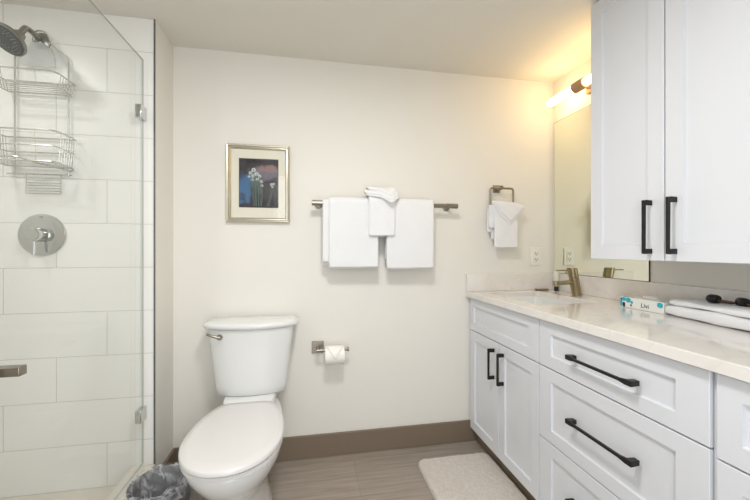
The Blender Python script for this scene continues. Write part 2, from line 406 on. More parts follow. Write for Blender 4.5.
# ------------------------------------------------------------------ cabinets
XF = 0.967      # face of doors and drawers
def shaker(name, parent, x, y0, y1, z0, z1, st=0.055, th=0.019, rec=0.009, sl=None, sr=None, label=None):
    """front face at x looking towards -X"""
    a0 = (sr or st) - st; a1 = (sl or st) - st
    R = lambda xx, g: [(xx, y0 + g + (a0 if g >= st else 0), z0 + g), (xx, y1 - g - (a1 if g >= st else 0), z0 + g), (xx, y1 - g - (a1 if g >= st else 0), z1 - g), (xx, y0 + g + (a0 if g >= st else 0), z1 - g)]
    bm = loft(NB(), [R(x + th, 0), R(x + 0.0015, 0), R(x, 0.0015), R(x, st), R(x + rec, st + 0.0022)])
    return emit(name, bm, M_cab, parent, smooth=False, label=label)
def vhandle(parent, x, y, z0, z1, out=0.038, w=0.0095):
    bm = NB()
    box(bm, x - out, x - out + 0.009, y - w / 2, y + w / 2, z0, z1)
    for z in (z0, z1 - 0.018): box(bm, x - out + 0.009, x, y - w / 2, y + w / 2, z, z + 0.018)
    return emit('handle', bm, M_black, parent, bevel=0.0012, smooth=False, label='matte black bar pull')
def hhandle(parent, x, y0, y1, z, out=0.034):
    bm = NB()
    def sec(xx, y, hy, hz): return [(xx, y - hy, z - hz), (xx, y + hy, z - hz), (xx, y + hy, z + hz), (xx, y - hy, z + hz)]
    # slim bar
    secs = [(y0, 0.0085), (y0 + 0.022, 0.0085), (y0 + 0.045, 0.0048), (y1 - 0.045, 0.0048), (y1 - 0.022, 0.0085), (y1, 0.0085)]
    loft(bm, [[(x - out, y, z - h), (x - out + 0.009, y, z - h), (x - out + 0.009, y, z + h), (x - out, y, z + h)] for y, h in secs])
    for yy in (y0 + 0.011, y1 - 0.011): loft(bm, [sec(x - out + 0.009, yy, 0.011, 0.0085), sec(x, yy, 0.009, 0.0075)])
    return emit('handle', bm, M_black, parent, bevel=0.001, smooth=False, label='long matte black bar pull')
def carcass(parent, y0, y1):
    bm = NB(); xb = XF + 0.0195
    box(bm, xb, XR - 0.002, y0, y0 + 0.016, 0.0875, ZT - 0.0345); box(bm, xb, XR - 0.002, y1 - 0.016, y1, 0.0875, ZT - 0.0345)
    box(bm, xb, XR - 0.002, y0 + 0.016, y1 - 0.016, 0.0875, 0.104); box(bm, XR - 0.012, XR - 0.002, y0 + 0.016, y1 - 0.016, 0.104, ZT - 0.0345)
    box(bm, xb, xb + 0.018, y0 + 0.016, y1 - 0.016, ZT - 0.06, ZT - 0.0345)
    emit('body', bm, M_cabin, parent, smooth=False)
    emit('toe_kick', bx(1.012, 1.03, y0, y1, 0.0, 0.0872), M_base, parent, smooth=False, label='recessed taupe toe kick')
Z1, Z2, ZD = 0.884, 0.692, 0.388
g = 0.0024
YA, YM, YC = 2.005, 1.351, 0.694
c1 = root('sink_cabinet', 'white shaker base cabinet with two doors under the sink, next to the back wall', 'cabinet', (1.25, 1.68, 0))
carcass(c1, YM + .001, YA + 0.018)
shaker('false_drawer', c1, XF, YM + g, YA, Z2 + g, Z1, st=0.046, sr=0.07)
ymid = (YM + YA) / 2
d = shaker('door', c1, XF, ymid + g, YA, 0.092, Z2 - g); vhandle(d, XF, ymid + 0.044, 0.49, 0.652)
d = shaker('door', c1, XF, YM + g, ymid - g, 0.092, Z2 - g); vhandle(d, XF, ymid - 0.048, 0.49, 0.652)
c2 = root('drawer_cabinet', 'middle white base cabinet with a stack of three shaker drawers and long black pulls', 'cabinet', (1.25, 1.02, 0))
carcass(c2, YC + .001, YM - .001)
for z0, z1, hz in ((Z2, Z1, 0.783), (ZD, Z2, 0.545), (0.092, ZD, 0.246)):
    d = shaker('drawer', c2, XF, YC + g, YM - g, z0 + g if z0 > .1 else z0, z1 - (g if z1 < Z1 else 0), st=0.050, sl=.074, sr=.082); hhandle(d, XF, 0.880, 1.153, hz)
emit('filler_strip', bx(XF + 0.012, XF + 0.03, YC - 0.0105, YC + 0.0008, 0.0875, Z1), M_cab, c2, smooth=False)
c3 = root('drawer_cabinet', 'white base cabinet with plain drawer fronts at the right edge, nearest the camera', 'cabinet', (1.25, 0.38, 0))
YE = 0.10
carcass(c3, YE, YC - 0.0115)
for z0, z1, hz in ((Z2 - .015, Z1, 0.779), (ZD, Z2 - .015, 0.541), (0.092, ZD, 0.240)):
    d = shaker('drawer', c3, XF, YE + g, YC - 0.0115, z0 + g if z0 > .1 else z0, z1 - (g if z1 < Z1 else 0), st=0.052); hhandle(d, XF, 0.25, 0.50, hz)

# upper cabinet
UX = 1.223; UZ = 1.142
u = root('wall_cabinet', 'tall white two-door shaker wall cabinet hanging above the countertop beside the mirror', 'cabinet', (1.39, 1.02, UZ))
UT = ZC - 0.004
emit('body', bx(UX + 0.0195, XR - 0.001, YC, YM, UZ, UT), M_cab, u, smooth=False, bevel=0.001)
ym = (YC + YM) / 2
d = shaker('door', u, UX, ym + g, YM, UZ - 0.0, UT - 0.004, st=0.06); vhandle(d, UX, ym + 0.048, 1.167, 1.361)
d = shaker('door', u, UX, YC, ym - g, UZ - 0.0, UT - 0.004, st=0.06); vhandle(d, UX, ym - 0.040, 1.167, 1.361)

# ------------------------------------------------------------------ mirror
mr = root('mirror', 'large frameless wall mirror standing on the backsplash behind the faucet', 'mirror', (XR - 0.004, 1.69, 1.032))
bm = NB(); box(bm, XR - 0.006, XR - 0.001, 1.364, YB - 0.018, 1.0325, 1.996)
emit('backing', bm, M_medge, mr, smooth=False)
bm = NB(); vs = [bm.verts.new(p) for p in ((XR - 0.0065, 1.3665, 1.0335), (XR - 0.0065, 1.3665, 1.9935), (XR - 0.0065, YB - 0.0085, 1.9935), (XR - 0.0065, YB - 0.0085, 1.0335))]
r_ = [v.co.copy() for v in vs]; bm.free()
emit('glass', bx(XR - 0.0072, XR - 0.0061, 1.3665, YB - 0.0205, 1.0335, 1.9935), M_mirror, mr, smooth=False)

# ------------------------------------------------------------------ vanity light
vl = root('vanity_light', 'glowing twin-tube bar light with bronze centre collar above the mirror', 'lamp', (XR, 1.68, 2.08))
LX = 1.455; LZ = 2.082
emit('backplate', bx(XR - 0.02, XR - 0.001, 1.63, 1.73, LZ - 0.025, LZ + 0.06), M_collar, vl, bevel=0.003)
emit('mount_arm', cyl(NB(), (LX, 1.68, LZ), (XR - 0.02, 1.68, LZ), 0.013), M_collar, vl)
emit('collar', prof(NB(), (LX, 1.640, LZ), (0, 1, 0), [(0, .027), (.002, .030), (.078, .030), (.08, .027)]), M_collar, vl, label='bronze collar between the glowing tubes')
for s in (0, 1):
    y0, d_ = (1.7205, 1) if s else (1.6395, -1)
    emit('light_tube', prof(NB(), (LX, y0, LZ), (0, d_, 0), [(0, .022), (.20, .022), (.215, .018), (.219, .008)]), M_tube, vl, label='glowing frosted tube')

# ------------------------------------------------------------------ ceiling lamp body (above and behind the frame)
cl = root('ceiling_light', 'round flush ceiling light above the middle of the room', 'lamp', (0.12, 0.72, ZC))
emit('rim', prof(NB(), (0.12, 0.72, ZC - 0.0005), (0, 0, -1), [(0, .19), (.035, .19), (.035, .182), (.004, .182)], cap1=True, n=48), M_nickel, cl)

sl_ = root('recessed_light', 'small recessed ceiling light over the shower floor', 'lamp', (-1.42, 1.15, ZC))
emit('rim', prof(NB(), (-1.42, 1.15, ZC - .0005), (0, 0, -1), [(0, .085), (.006, .085), (.010, .075), (.010, .066), (.002, .064)], n=40), M_plate, sl_)

# ------------------------------------------------------------------ faucet
fx, fy = 1.452, 1.706
fa = root('faucet', 'slanted champagne bronze single-lever faucet beside the sink', 'faucet', (fx, fy, ZT))
top = Vector((fx - 0.026, fy, ZT + 0.155)); bot = Vector((fx + 0.006, fy, ZT + 0.0005))
ax = (top - bot).normalized()
# body: slanted cylinder, flat on the counter
u_ = Vector((1, 0, 0)); v_ = Vector((0, 1, 0)); n = 32
rg = lambda c, r: [c + u_ * math.cos(2 * PI * i / n) * r + v_ * math.sin(2 * PI * i / n) * r for i in range(n)]
emit('body', loft(NB(), [rg(bot, .0255), rg(bot.lerp(top, .66), .0255)]), M_bronze, fa, bevel=0.001)
emit('lever_cap', loft(NB(), [rg(bot.lerp(top, .675), .0262), rg(top, .0262)]), M_bronze, fa, bevel=0.0015)
sp0 = bot.lerp(top, .5)
emit('spout', cyl(NB(), sp0, sp0 + Vector((-0.115, 0, -0.006)), 0.0115), M_bronze, fa, bevel=0.001)
e0 = sp0 + Vector((-0.115, 0, -0.006))
emit('aerator', prof(NB(), e0 + Vector((-.002, 0, 0.014)), (0, 0, -1), [(0, .012), (.002, .0150), (.026, .0150), (.028, .011)]), M_bronze, fa)
l0 = top + Vector((-0.02, 0, -0.012))
emit('lever', cyl(NB(), l0, l0 + Vector((-0.075, 0.004, -0.001)), 0.0042, 0.0036, n=12), M_bronze, fa)

# ------------------------------------------------------------------ things on the counter
tb = root('toiletry_bottle', 'slim pale toiletry bottle with a black foot standing behind the faucet spout in the corner', 'bottle', (1.507, 1.935, ZT))
emit('cap', prof(NB(), (1.507, 1.935, ZT + .0005), (0, 0, 1), [(0, .013), (.004, .0138), (.026, .0138), (.028, .012)]), M_cap, tb)
emit('body', prof(NB(), (1.507, 1.935, ZT + .0285), (0, 0, 1), [(0, .0125), (.003, .0142), (.06, .0148), (.085, .0155), (.094, .0155), (.095, .006)]), M_clear, tb)
bm = NB(); loft(bm, [[(x, y, z) for x, y in rrect(1.425, 1.963, .042 - g_, .016 - g_, .008)] for z, g_ in ((ZT + .0005, .003), (ZT + .004, 0), (ZT + .009, 0), (ZT + .012, .004))])
jitter(bm, .003, 60, 2)
single('soap_packet', bm, M_soap, 'small brown wrapped soap lying on the counter by the back wall', 'soap')

# tissue box
bxo = root('tissue_box', 'long white tissue box with teal and navy print against the backsplash', 'box', (1.416, 1.25, ZT))
B0, B1, BZ = 1.380, 1.452, ZT + 0.047
emit('carton', bx(B0, B1, 1.156, 1.354, ZT + .0005, BZ), M_box, bxo, bevel=0.002)
def dotx(bm, y, z, ry, rz, rot=0):      # printed shape on the front face
    vs = []
    for i in range(20):
        a = 2 * PI * i / 20; p = abs(math.cos(a)) ** .7 * math.copysign(1, math.cos(a)) * ry; q = abs(math.sin(a)) ** .7 * math.copysign(1, math.sin(a)) * rz
        vs.append((y + p * math.cos(rot) - q * math.sin(rot), z + p * math.sin(rot) + q * math.cos(rot)))
    loft(bm, [[(B0 - .0002, a_, b_) for a_, b_ in vs], [(B0 - .0006, a_, b_) for a_, b_ in vs]])
def dotz(bm, x, y, rx, ry):
    vs = [(x + math.cos(2 * PI * i / 20) * rx, y + math.sin(2 * PI * i / 20) * ry) for i in range(20)]
    loft(bm, [[(a_, b_, BZ + .0002) for a_, b_ in vs], [(a_, b_, BZ + .0006) for a_, b_ in vs]])
def shape_part(bm, m, what): emit('printed_shape', bm, m, bxo, smooth=False, label=what)
for (y, z, ry, rz) in ((1.336, .037, .011, .0085), (1.313, .035, .0115, .0105), (1.3475, .018, .0055, .013), (1.296, .027, .0055, .006), (1.171, .034, .012, .010)):
    q = NB(); dotx(q, y, ZT + z, ry, rz); shape_part(q, M_teal, 'teal rounded shape printed on the box')
for (y, z, ry, rz) in ((1.3485, .036, .0032, .005), (1.335, .013, .0065, .0105), (1.300, .014, .0035, .005)):
    q = NB(); dotx(q, y, ZT + z, ry, rz); shape_part(q, M_navy, 'navy rounded shape printed on the box')
for (x, y, rx, ry) in ((1.392, 1.335, .008, .013), (1.394, 1.308, .006, .010), (1.40, 1.176, .012, .010), (1.43, 1.170, .012, .008)):
    q = NB(); dotz(q, x, y, rx, ry); shape_part(q, M_teal, 'teal rounded shape printed on the box')
# lettering
cu = bpy.data.curves.new('lettering', 'FONT'); cu.body = 'Livi'; cu.size = 0.027; cu.extrude = 0.0003; cu.align_x = 'CENTER'
to = bpy.data.objects.new('lettering_source', cu); COL.objects.link(to)
dg = bpy.context.evaluated_depsgraph_get(); me = bpy.data.meshes.new_from_object(to.evaluated_get(dg)); bpy.data.objects.remove(to)
me.materials.clear(); me.materials.append(M_navy)
lt = bpy.data.objects.new('lettering', me); COL.objects.link(lt); lt.parent = bxo
lt.rotation_euler = (PI / 2, 0, -PI / 2); lt.location = Vector((B0 - .0005, 1.236, ZT + .012)) - bxo.location
lt['label'] = 'navy word Livi on the box front'
# tissue tuft peeking from the slot
bm = NB(); N = 14
rings = []
for k, (z, s) in enumerate(((0.0006, 1.0), (.004, .95), (.008, .75), (.011, .4))):
    rings.append([(1.432 + .011 * s * math.cos(2 * PI * i / N), 1.262 + .035 * s * math.sin(2 * PI * i / N) * (1 + .15 * math.sin(i * 2.3 + k)), BZ + z) for i in range(N)])
loft(bm, rings); jitter(bm, .003, 80, 5)
emit('tissue', bm, M_paper, bxo)

# folded towel stack on the counter
def pillow_slab(cx, cy, z0, hx, hy, h, rot, seed, fold=True, nx=26, ny=10):
    """one folded towel layer: rounded slab, long axis along Y"""
    bm = NB(); rings = []
    M = 28
    for k in range(nx + 1):
        t = -1 + 2 * k / nx; y = hy * math.sin(t * PI / 2) ; e = max(0.0, 1 - abs(t) ** 7) ** .5; e = max(e, .02)
        ring = []
        for i in range(M):
            a = 2 * PI * i / M; c, s = math.cos(a), math.sin(a)
            px = math.copysign(abs(c) ** .34, c) * hx * (0.93 + 0.07 * e); pz = math.copysign(abs(s) ** .42, s) * h / 2 * e
            ring.append((px, y, pz))
        rings.append(ring)
    loft(bm, rings); jitter(bm, .005, 9, seed); jitter(bm, .0016, 60, seed)
    zmin = min(v.co.z for v in bm.verts)
    R = Matrix.Rotation(rot, 4, 'Z')
    for v in bm.verts:
        p = R @ v.co; v.co = Vector((p.x + cx, p.y + cy, p.z - zmin + z0))
    return bm
bm = pillow_slab(1.417, .925, ZT + .0005, .074, .220, .040, math.radians(-9), 1)
single('folded_towel', bm, M_towel, 'thick folded white towel lying on the counter, lower of the two layers', 'towel', 'folded towels on the counter')
bm = pillow_slab(1.423, .917, ZT + .0392, .070, .214, .021, math.radians(-9), 4)
single('folded_towel', bm, M_towel, 'folded white towel on top of the other towel, under the two black-capped bottles', 'towel', 'folded towels on the counter')
def capbottle(x, y, z, ang, label):
    d = Vector((math.sin(ang), math.cos(ang), 0)); r = root('mini_bottle', label, 'bottle', (x, y, z))
    p = Vector((x, y, z + .017))
    emit('cap', prof(NB(), p - d * .016, d, [(0, .012), (.003, .0155), (.010, .017), (.028, .017), (.036, .013), (.039, .006)]), M_cap, r)
    emit('body', prof(NB(), p - d * .0165 - Vector((0, 0, .004)), -d, [(0, .006), (.004, .0055), (.05, .0055), (.055, .004)]), M_amber, r)
    return r

# ------------------------------------------------------------------ toilet
TX = -0.295
to_ = root('toilet', 'white two-piece toilet with closed oval lid against the back wall', 'toilet', (TX, YB - .4, 0))
def tank_ring(z, hw, u0, u1, bow, n=44):
    """plan outline: flat back at u0, bowed front at u1"""
    pts = []
    for i in range(n):
        a = 2 * PI * i / n; c, s = math.cos(a), math.sin(a)
        x = math.copysign(abs(c) ** .42, c) * hw; uu = math.copysign(abs(s) ** .42, s)
        um = (u0 + u1) / 2; du = (u1 - u0) / 2
        y = um + uu * du
        if uu > 0: y -= bow * (x / hw) ** 2 * uu
        pts.append((TX + x, YB - y, z))
    return pts
emit('tank', loft(NB(), [tank_ring(.447, .162, .038, .186, .026), tank_ring(.452, .168, .033, .194, .031), tank_ring(.49, .175, .03, .20, .035), tank_ring(.65, .193, .026, .213, .04), tank_ring(.784, .208, .022, .222, .045)]), M_porc, to_, angle=60)
emit('tank_lid', loft(NB(), [tank_ring(.7845, .214, .018, .222, .05), tank_ring(.788, .228, .010, .234, .06), tank_ring(.805, .234, .008, .24, .062), tank_ring(.813, .230, .012, .235, .062), tank_ring(.819, .205, .03, .215, .055), tank_ring(.8205, .12, .07, .17, .03)]), M_porc, to_, angle=60)
# flush lever
fl = Vector((TX - .140, YB - .195, .752))
bm = prof(NB(), fl, (0, -1, 0), [(0, .012), (.012, .014), (.017, .011)]); emit('lever_hub', bm, M_nickel, to_)
tube_ = tube(NB(), [fl + Vector((.004, -.017, -.002)), fl + Vector((-.02, -.022, .006)), fl + Vector((-.046, -.022, .016)), fl + Vector((-.055, -.02, .019))], .0062, 10)
emit('flush_lever', tube_, M_nickel, to_, label='brushed nickel flush lever')
def egg(z, hw, u0, u1, umax, n=56, e=1.0, sx=0):
    """egg outline: u0 back, u1 tip, widest at umax; back blunt"""
    pts = []
    for i in range(n):
        a = 2 * PI * i / n; s, c = math.sin(a), math.cos(a)
        if s >= 0: y = umax + (u1 - umax) * s; x = hw * math.copysign(abs(c) ** .92, c)
        else:
            t = -s * 1.22; t = t if t < .85 else .85 + .15 * math.tanh((t - .85) / .15)
            y = umax - (umax - u0) * t; x = hw * c
        pts.append((TX + x + sx, YB - y, z))
    return pts
bowl = [egg(0, .118, .16, .60, .36), egg(.012, .120, .155, .605, .36), egg(.03, .108, .16, .59, .36), egg(.10, .100, .15, .57, .36), egg(.18, .108, .13, .60, .38), egg(.25, .130, .10, .665, .42),
        egg(.31, .158, .08, .735, .47), egg(.36, .175, .07, .768, .52), egg(.395, .181, .06, .780, .54), egg(.404, .180, .06, .778, .54), egg(.406, .172, .07, .77, .54)]
emit('bowl', loft(NB(), bowl), M_porc, to_, angle=70)
emit('deck', loft(NB(), [tank_ring(.30, .10, .06, .26, .01), tank_ring(.40, .120, .045, .285, .01), tank_ring(.435, .123, .04, .285, .012), tank_ring(.4465, .119, .045, .275, .012)]), M_porc, to_, angle=60)
emit('seat', loft(NB(), [egg(.4075, .182, .275, .785, .55), egg(.410, .187, .27, .791, .55), egg(.424, .187, .27, .791, .55), egg(.4265, .182, .275, .785, .55)]), M_seat, to_, angle=60)
emit('seat_lid', loft(NB(), [egg(.4295, .184, .255, .793, .55), egg(.4315, .1885, .25, .798, .55), egg(.443, .1885, .25, .798, .55), egg(.448, .185, .256, .793, .55), egg(.4505, .160, .29, .75, .55), egg(.4515, .10, .38, .66, .55), egg(.4518, .03, .49, .58, .55)]), M_seat, to_, angle=60)

# ------------------------------------------------------------------ waste bin with liner
BX, BY = -0.592, 1.548
wb = root('waste_bin', 'small round grey plastic waste bin with clear liner between the shower curb and toilet', 'bin', (BX, BY, 0))
emit('bin_body', prof(NB(), (BX, BY, 0.0), (0, 0, 1), [(0, .088), (.004, .092), (.236, .112), (.242, .116), (.246, .114), (.240, .108), (.012, .086), (.010, .02)], n=48), M_bin, wb)
bm = NB(); N = 96; rings = []
random.seed(3)
for k, (z, r, amp) in enumerate(((.215, .1215, .003), (.224, .1215, .003), (.232, .1215, .004), (.250, .118, .004), (.256, .111, .004), (.250, .100, .005), (.21, .088, .008), (.15, .078, .010), (.10, .068, .010), (.07, .045, .008))):
    ring = []
    for i in range(N):
        a = 2 * PI * i / N; p = Vector((math.cos(a) * 5, math.sin(a) * 5, z * 14))
        f = noise.noise(p) * 1.2 + noise.noise(p * 3) * .7
        rr = r + f * amp; zz = z + noise.noise(p * 1.7 + Vector((9, 0, 0))) * .008
        ring.append((BX + rr * math.cos(a), BY + rr * math.sin(a), zz))
    rings.append(ring)
loft(bm, rings, cap0=False, cap1=True)
emit('bin_liner', bm, M_liner, wb, angle=180, label='crumpled clear plastic liner')
# bunched part of liner on the toilet side
bm = NB(); rings = []
for k in range(15):
    a = -1.5 + 2.2 * k / 14 + .35; c = Vector((BX + .105 * math.cos(a), BY + .105 * math.sin(a), .250 + .008 * math.sin(k * 1.3)))
    R = .016 * (math.sin(PI * (k + .5) / 15) ** .5)
    rad = Vector((math.cos(a), math.sin(a), 0)); 
    rings.append([c + rad * R * math.cos(t * 2 * PI / 18) * (1 + .3 * math.sin(t * 2.7 + k)) + Vector((0, 0, 1)) * R * 1.2 * math.sin(t * 2 * PI / 18) * (1 + .3 * math.cos(t * 1.9 + k * .7)) for t in range(18)])
loft(bm, rings); emit('liner_knot', bm, M_liner, wb, angle=180, label='bunched knot of the clear liner')

# ------------------------------------------------------------------ toilet roll holder and roll
th = root('toilet_paper_holder', 'brushed nickel square-plate toilet paper holder on the back wall', 'holder', (.043, YB, .626))
emit('wall_plate', bx(.010, .077, YB - .010, YB - .0005, .592, .659), M_nickel, th, bevel=0.002)
emit('post', cyl(NB(), (.045, YB - .010, .624), (.045, YB - .072, .624), .0105), M_nickel, th)
emit('arm', cyl(NB(), (.036, YB - .072, .624), (.212, YB - .072, .624), .0075), M_nickel, th)
emit('end_cap', prof(NB(), (.205, YB - .072, .624), (1, 0, 0), [(0, .010), (.002, .0125), (.008, .0125), (.010, .010)]), M_nickel, th)
ro = root('toilet_roll', 'white toilet paper roll with end folded into a point on the wall holder', 'toilet roll', (.137, YB - .072, .55))
RC = Vector((.137, YB - .072, .6125 - .0)); RR = .051; RX0, RX1 = .080, .187
zc = .624 - .028
bm = NB(); rings = []
for x, r in ((RX0, .037), (RX0, RR - .003), (RX0 + .003, RR), (RX1 - .003, RR), (RX1, RR - .003), (RX1, .037)):
    rings.append([(x, RC.y + r * math.cos(2 * PI * i / 48), zc + r * math.sin(2 * PI * i / 48)) for i in range(48)])
rings.append(rings[0]); loft(bm, rings, False, False)
emit('paper', bm, M_paper, ro)
# folded triangle hugging the front
bm = NB(); cols = 12; prev = None; tip = []
rows = []
for j in range(9):
    a = math.radians(75 - j * 10.5); wfr = 1 - j / 8
    row = []
    for i in range(9):
        x = RX0 + .004 + (RX1 - RX0 - .008) * (.5 + (i / 8 - .5) * max(wfr, .02))
        rr = RR + .003 + (.0015 if 0 < j < 8 else .001); row.append((x, RC.y - rr * math.cos(a), zc + rr * math.sin(a)))
    rows.append([bm.verts.new(p) for p in row])
for a_, b_ in zip(rows, rows[1:]):
    for i in range(8): bm.faces.new((a_[i], a_[i + 1], b_[i + 1], b_[i]))
o = emit('folded_tip', bm, M_paper, ro, label='pointed folded end of the paper'); md = o.modifiers.new('s', 'SOLIDIFY'); md.thickness = .0016; md.offset = 0
# paper sheet under the fold hanging
# ------------------------------------------------------------------ towel bar
BYY = YB - .080; BZZ = 1.437
tbr = root('towel_bar', 'brushed nickel towel bar mounted on the back wall', 'towel bar', (.43, YB, BZZ))
emit('bar', cyl(NB(), (.055, BYY, BZZ), (.81, BYY, BZZ), .0125), M_nickel, tbr)
for x0, x1, px in ((.010, .080, .050), (.785, .858, .818)):
    emit('end_sleeve', prof(NB(), (x0, BYY, BZZ), (1, 0, 0), [(0, .012), (.002, .0145), (x1 - x0 - .002, .0145), (x1 - x0, .012)]), M_nickel, tbr)
    pst = emit('post', cyl(NB(), (px, BYY, BZZ), (px, YB - .008, BZZ), .010), M_nickel, tbr)
    emit('flange', prof(NB(), (px, YB - .0005, BZZ), (0, -1, 0), [(0, .022), (.006, .022), (.009, .018)]), M_nickel, tbr)

def drape(bm, x0, x1, yb, zb, zf, zk, h, r, seed, slope=0.0, spread=0.0, stations=16):
    """thick cloth folded over a bar at (yb,zb): front hangs to zf, back to zk; h half thickness, r clearance radius"""
    def center():
        R = r + h; P = []
        for k in range(15): P.append((yb - R - spread * (1 - k / 14), zf + (zb - zf) * k / 14))
        for k in range(1, 12):
            a = PI * k / 12; P.append((yb - R * math.cos(a), zb + R * math.sin(a)))
        for k in range(15): P.append((yb + R, zb + (zk - zb) * k / 14))
        return P
    C = center(); n = len(C)
    xs = [(x0, .25), (x0 + .002, .7), (x0 + .006, .95)] + [(x0 + .012 + (x1 - x0 - .024) * i / stations, 1) for i in range(stations + 1)] + [(x1 - .006, .95), (x1 - .002, .7), (x1, .25)]
    rings = []
    for x, s in xs:
        out = []; inn = []
        for i, (y, z) in enumerate(C):
            a = C[max(i - 1, 0)]; b_ = C[min(i + 1, n - 1)]; t = Vector((b_[0] - a[0], b_[1] - a[1])).normalized(); nn = Vector((-t.y, t.x))
            w = noise.noise(Vector((x * 7, i * .25, seed * 5.3))) * .004
            out.append((x, y + nn.x * h * s + (w if i < 15 else 0) * (1 - min(i, 14) / 14) - 0, z + nn.y * h * s))
            inn.append((x, y - nn.x * h * s + (w if i < 15 else 0) * (1 - min(i, 14) / 14), z - nn.y * h * s))
        e0 = (x, C[0][0], C[0][1] - h * s * .8); e1 = (x, C[-1][0], C[-1][1] - h * s * .8)
        ring = out + [e1] + inn[::-1] + [e0]
        if s < 1: ring = [(p[0], p[1], p[2] + (1 - s) * .009 * max(0, 1 - (p[2] - zf) / .03)) for p in ring]
        rings.append([(p[0], p[1], p[2] + slope * (p[0] - x0) * (1 if True else 0)) for p in ring])
    loft(bm, rings)
    return bm
bm = drape(NB(), .100, .376, BYY, BZZ, 1.088, 1.13, .0115, .014, 1); drape(bm, .068, .35, BYY, BZZ - .002, 1.118, 1.10, .005, .0132, 7)
jitter(bm, .003, 14, 3)
single('bath_towel', bm, M_towel, 'white bath towel folded over the left half of the bar', 'towel', 'bath towels on the bar')
bm = drape(NB(), .422, .700, BYY, BZZ, 1.080, 1.13, .0115, .014, 2, slope=0.0)
jitter(bm, .003, 14, 5)
single('bath_towel', bm, M_towel, 'white bath towel folded over the right half of the bar', 'towel', 'bath towels on the bar')
# hand towel over the gap: lies over both bath towels
bm = drape(NB(), .318, .466, BYY, BZZ + .006, 1.262, 1.30, .009, .0405, 3, stations=10)
jitter(bm, .003, 18, 6)
single('hand_towel', bm, M_towel, 'narrow white hand towel hung over the gap between the two bath towels', 'towel')
# small washcloth folded on top
bm = NB()
def clothpoly(bm, outline, z0, h, seed, sag):
    """folded cloth layer from a plan outline [(x,y)], rounded rim; sag(x,y) lowers it"""
    cx = sum(p[0] for p in outline) / len(outline); cy = sum(p[1] for p in outline) / len(outline)
    P = roundpath([(x, y, 0) for x, y in outline], .012, 4, True)
    rings = []
    for s, z in ((.3, 0), (.80, 0), (.96, .12 * h), (1.0, .5 * h), (.96, .88 * h), (.80, h), (.3, h * 1.03)):
        rings.append([(cx + (p.x - cx) * s, cy + (p.y - cy) * s, z0 + z - sag(cx + (p.x - cx) * s, cy + (p.y - cy) * s)) for p in P])
    return loft(bm, rings)
zt = BZZ + .006 + .0405 + .018 + .0
sagf = lambda x, y: max(0, (BYY - .030) - y) * 1.0 * 1.0 + max(0, y - (BYY + .03)) * .8
for k, (ol, z, h) in enumerate((
    ([(.300, BYY - .055), (.385, BYY - .068), (.440, BYY - .105), (.488, BYY - .060), (.480, BYY + .035), (.305, BYY + .040)], zt, .011),
    ([(.292, BYY - .055), (.370, BYY - .062), (.436, BYY - .100), (.484, BYY - .058), (.474, BYY + .03), (.300, BYY + .035)], zt + .0105, .011),
    ([(.310, BYY - .040), (.380, BYY - .046), (.440, BYY - .075), (.474, BYY - .04), (.468, BYY + .025), (.315, BYY + .03)], zt + .021, .009))):
    clothpoly(bm, ol, z, h, k, sagf)
jitter(bm, .002, 40, 2)
single('washcloth', bm, M_towel, 'small folded white washcloth laid on top of the hand towel', 'washcloth')

# ------------------------------------------------------------------ towel ring with small towel
RY = YB - .062
tr = root('towel_ring', 'brushed nickel square towel ring on the wall left of the mirror', 'towel ring', (1.115, YB, 1.556))
emit('wall_plate', bx(1.126, 1.174, YB - .009, YB - .0005, 1.536, 1.584), M_nickel, tr, bevel=.003)
emit('post', cyl(NB(), (1.150, YB - .009, 1.559), (1.150, RY - .008, 1.559), .013), M_nickel, tr, bevel=.001)
pth = roundpath([(1.078, RY, 1.556), (1.230, RY, 1.556), (1.230, RY, 1.437), (1.078, RY, 1.437)], .016, 5, True)
emit('ring', tube(NB(), pth, .0062, 10, True), M_nickel, tr)
bm = drape(NB(), 1.092, 1.246, RY, 1.437, 1.196, 1.25, .010, .007, 11, stations=10, spread=.004)
drape(bm, 1.062, 1.17, RY, 1.436, 1.315, 1.29, .005, .0067, 12, stations=10)
# folded triangular flap over the front top
def flap(bm, pts, y, h):
    P = roundpath([(x, 0, z) for x, z in pts], .010, 4, True); cx = sum(p.x for p in P) / len(P); cz = sum(p.z for p in P) / len(P)
    rings = []
    for s, dy in ((.3, 0), (.85, 0), (.97, .15 * h), (1, .5 * h), (.97, .85 * h), (.85, h), (.3, h)):
        rings.append([(cx + (p.x - cx) * s, y - dy, cz + (p.z - cz) * s) for p in P])
    loft(bm, rings)
flap(bm, [(1.070, 1.474), (1.235, 1.468), (1.296, 1.440), (1.190, 1.330), (1.11, 1.400)], RY - .0275, .008)
flap(bm, [(1.082, 1.470), (1.225, 1.462), (1.280, 1.438), (1.190, 1.352), (1.12, 1.410)], RY - .036, .007)
jitter(bm, .003, 25, 8)
single('hand_towel', bm, M_towel, 'small folded white towel hanging through the square towel ring', 'towel')

# ------------------------------------------------------------------ outlet
ou = root('wall_outlet', 'white duplex wall outlet between the towel ring and the mirror', 'outlet', (1.425, YB, 1.136))
emit('cover_plate', bx(1.387, 1.463, YB - .006, YB - .0005, 1.078, 1.195), M_plate, ou, bevel=.002)
emit('receptacle', bx(1.407, 1.443, YB - .0095, YB - .006, 1.102, 1.171), M_plate, ou, bevel=.001)
bm = NB()
for zc_ in (1.118, 1.155):
    box(bm, 1.4155, 1.4185, YB - .0105, YB - .0095, zc_ - .004, zc_ + .008); box(bm, 1.431, 1.434, YB - .0105, YB - .0095, zc_ - .004, zc_ + .006)
    cyl(bm, (1.425, YB - .0095, zc_ - .009), (1.425, YB - .0105, zc_ - .009), .003, n=12)
emit('slots', bm, M_dark, ou, smooth=False)

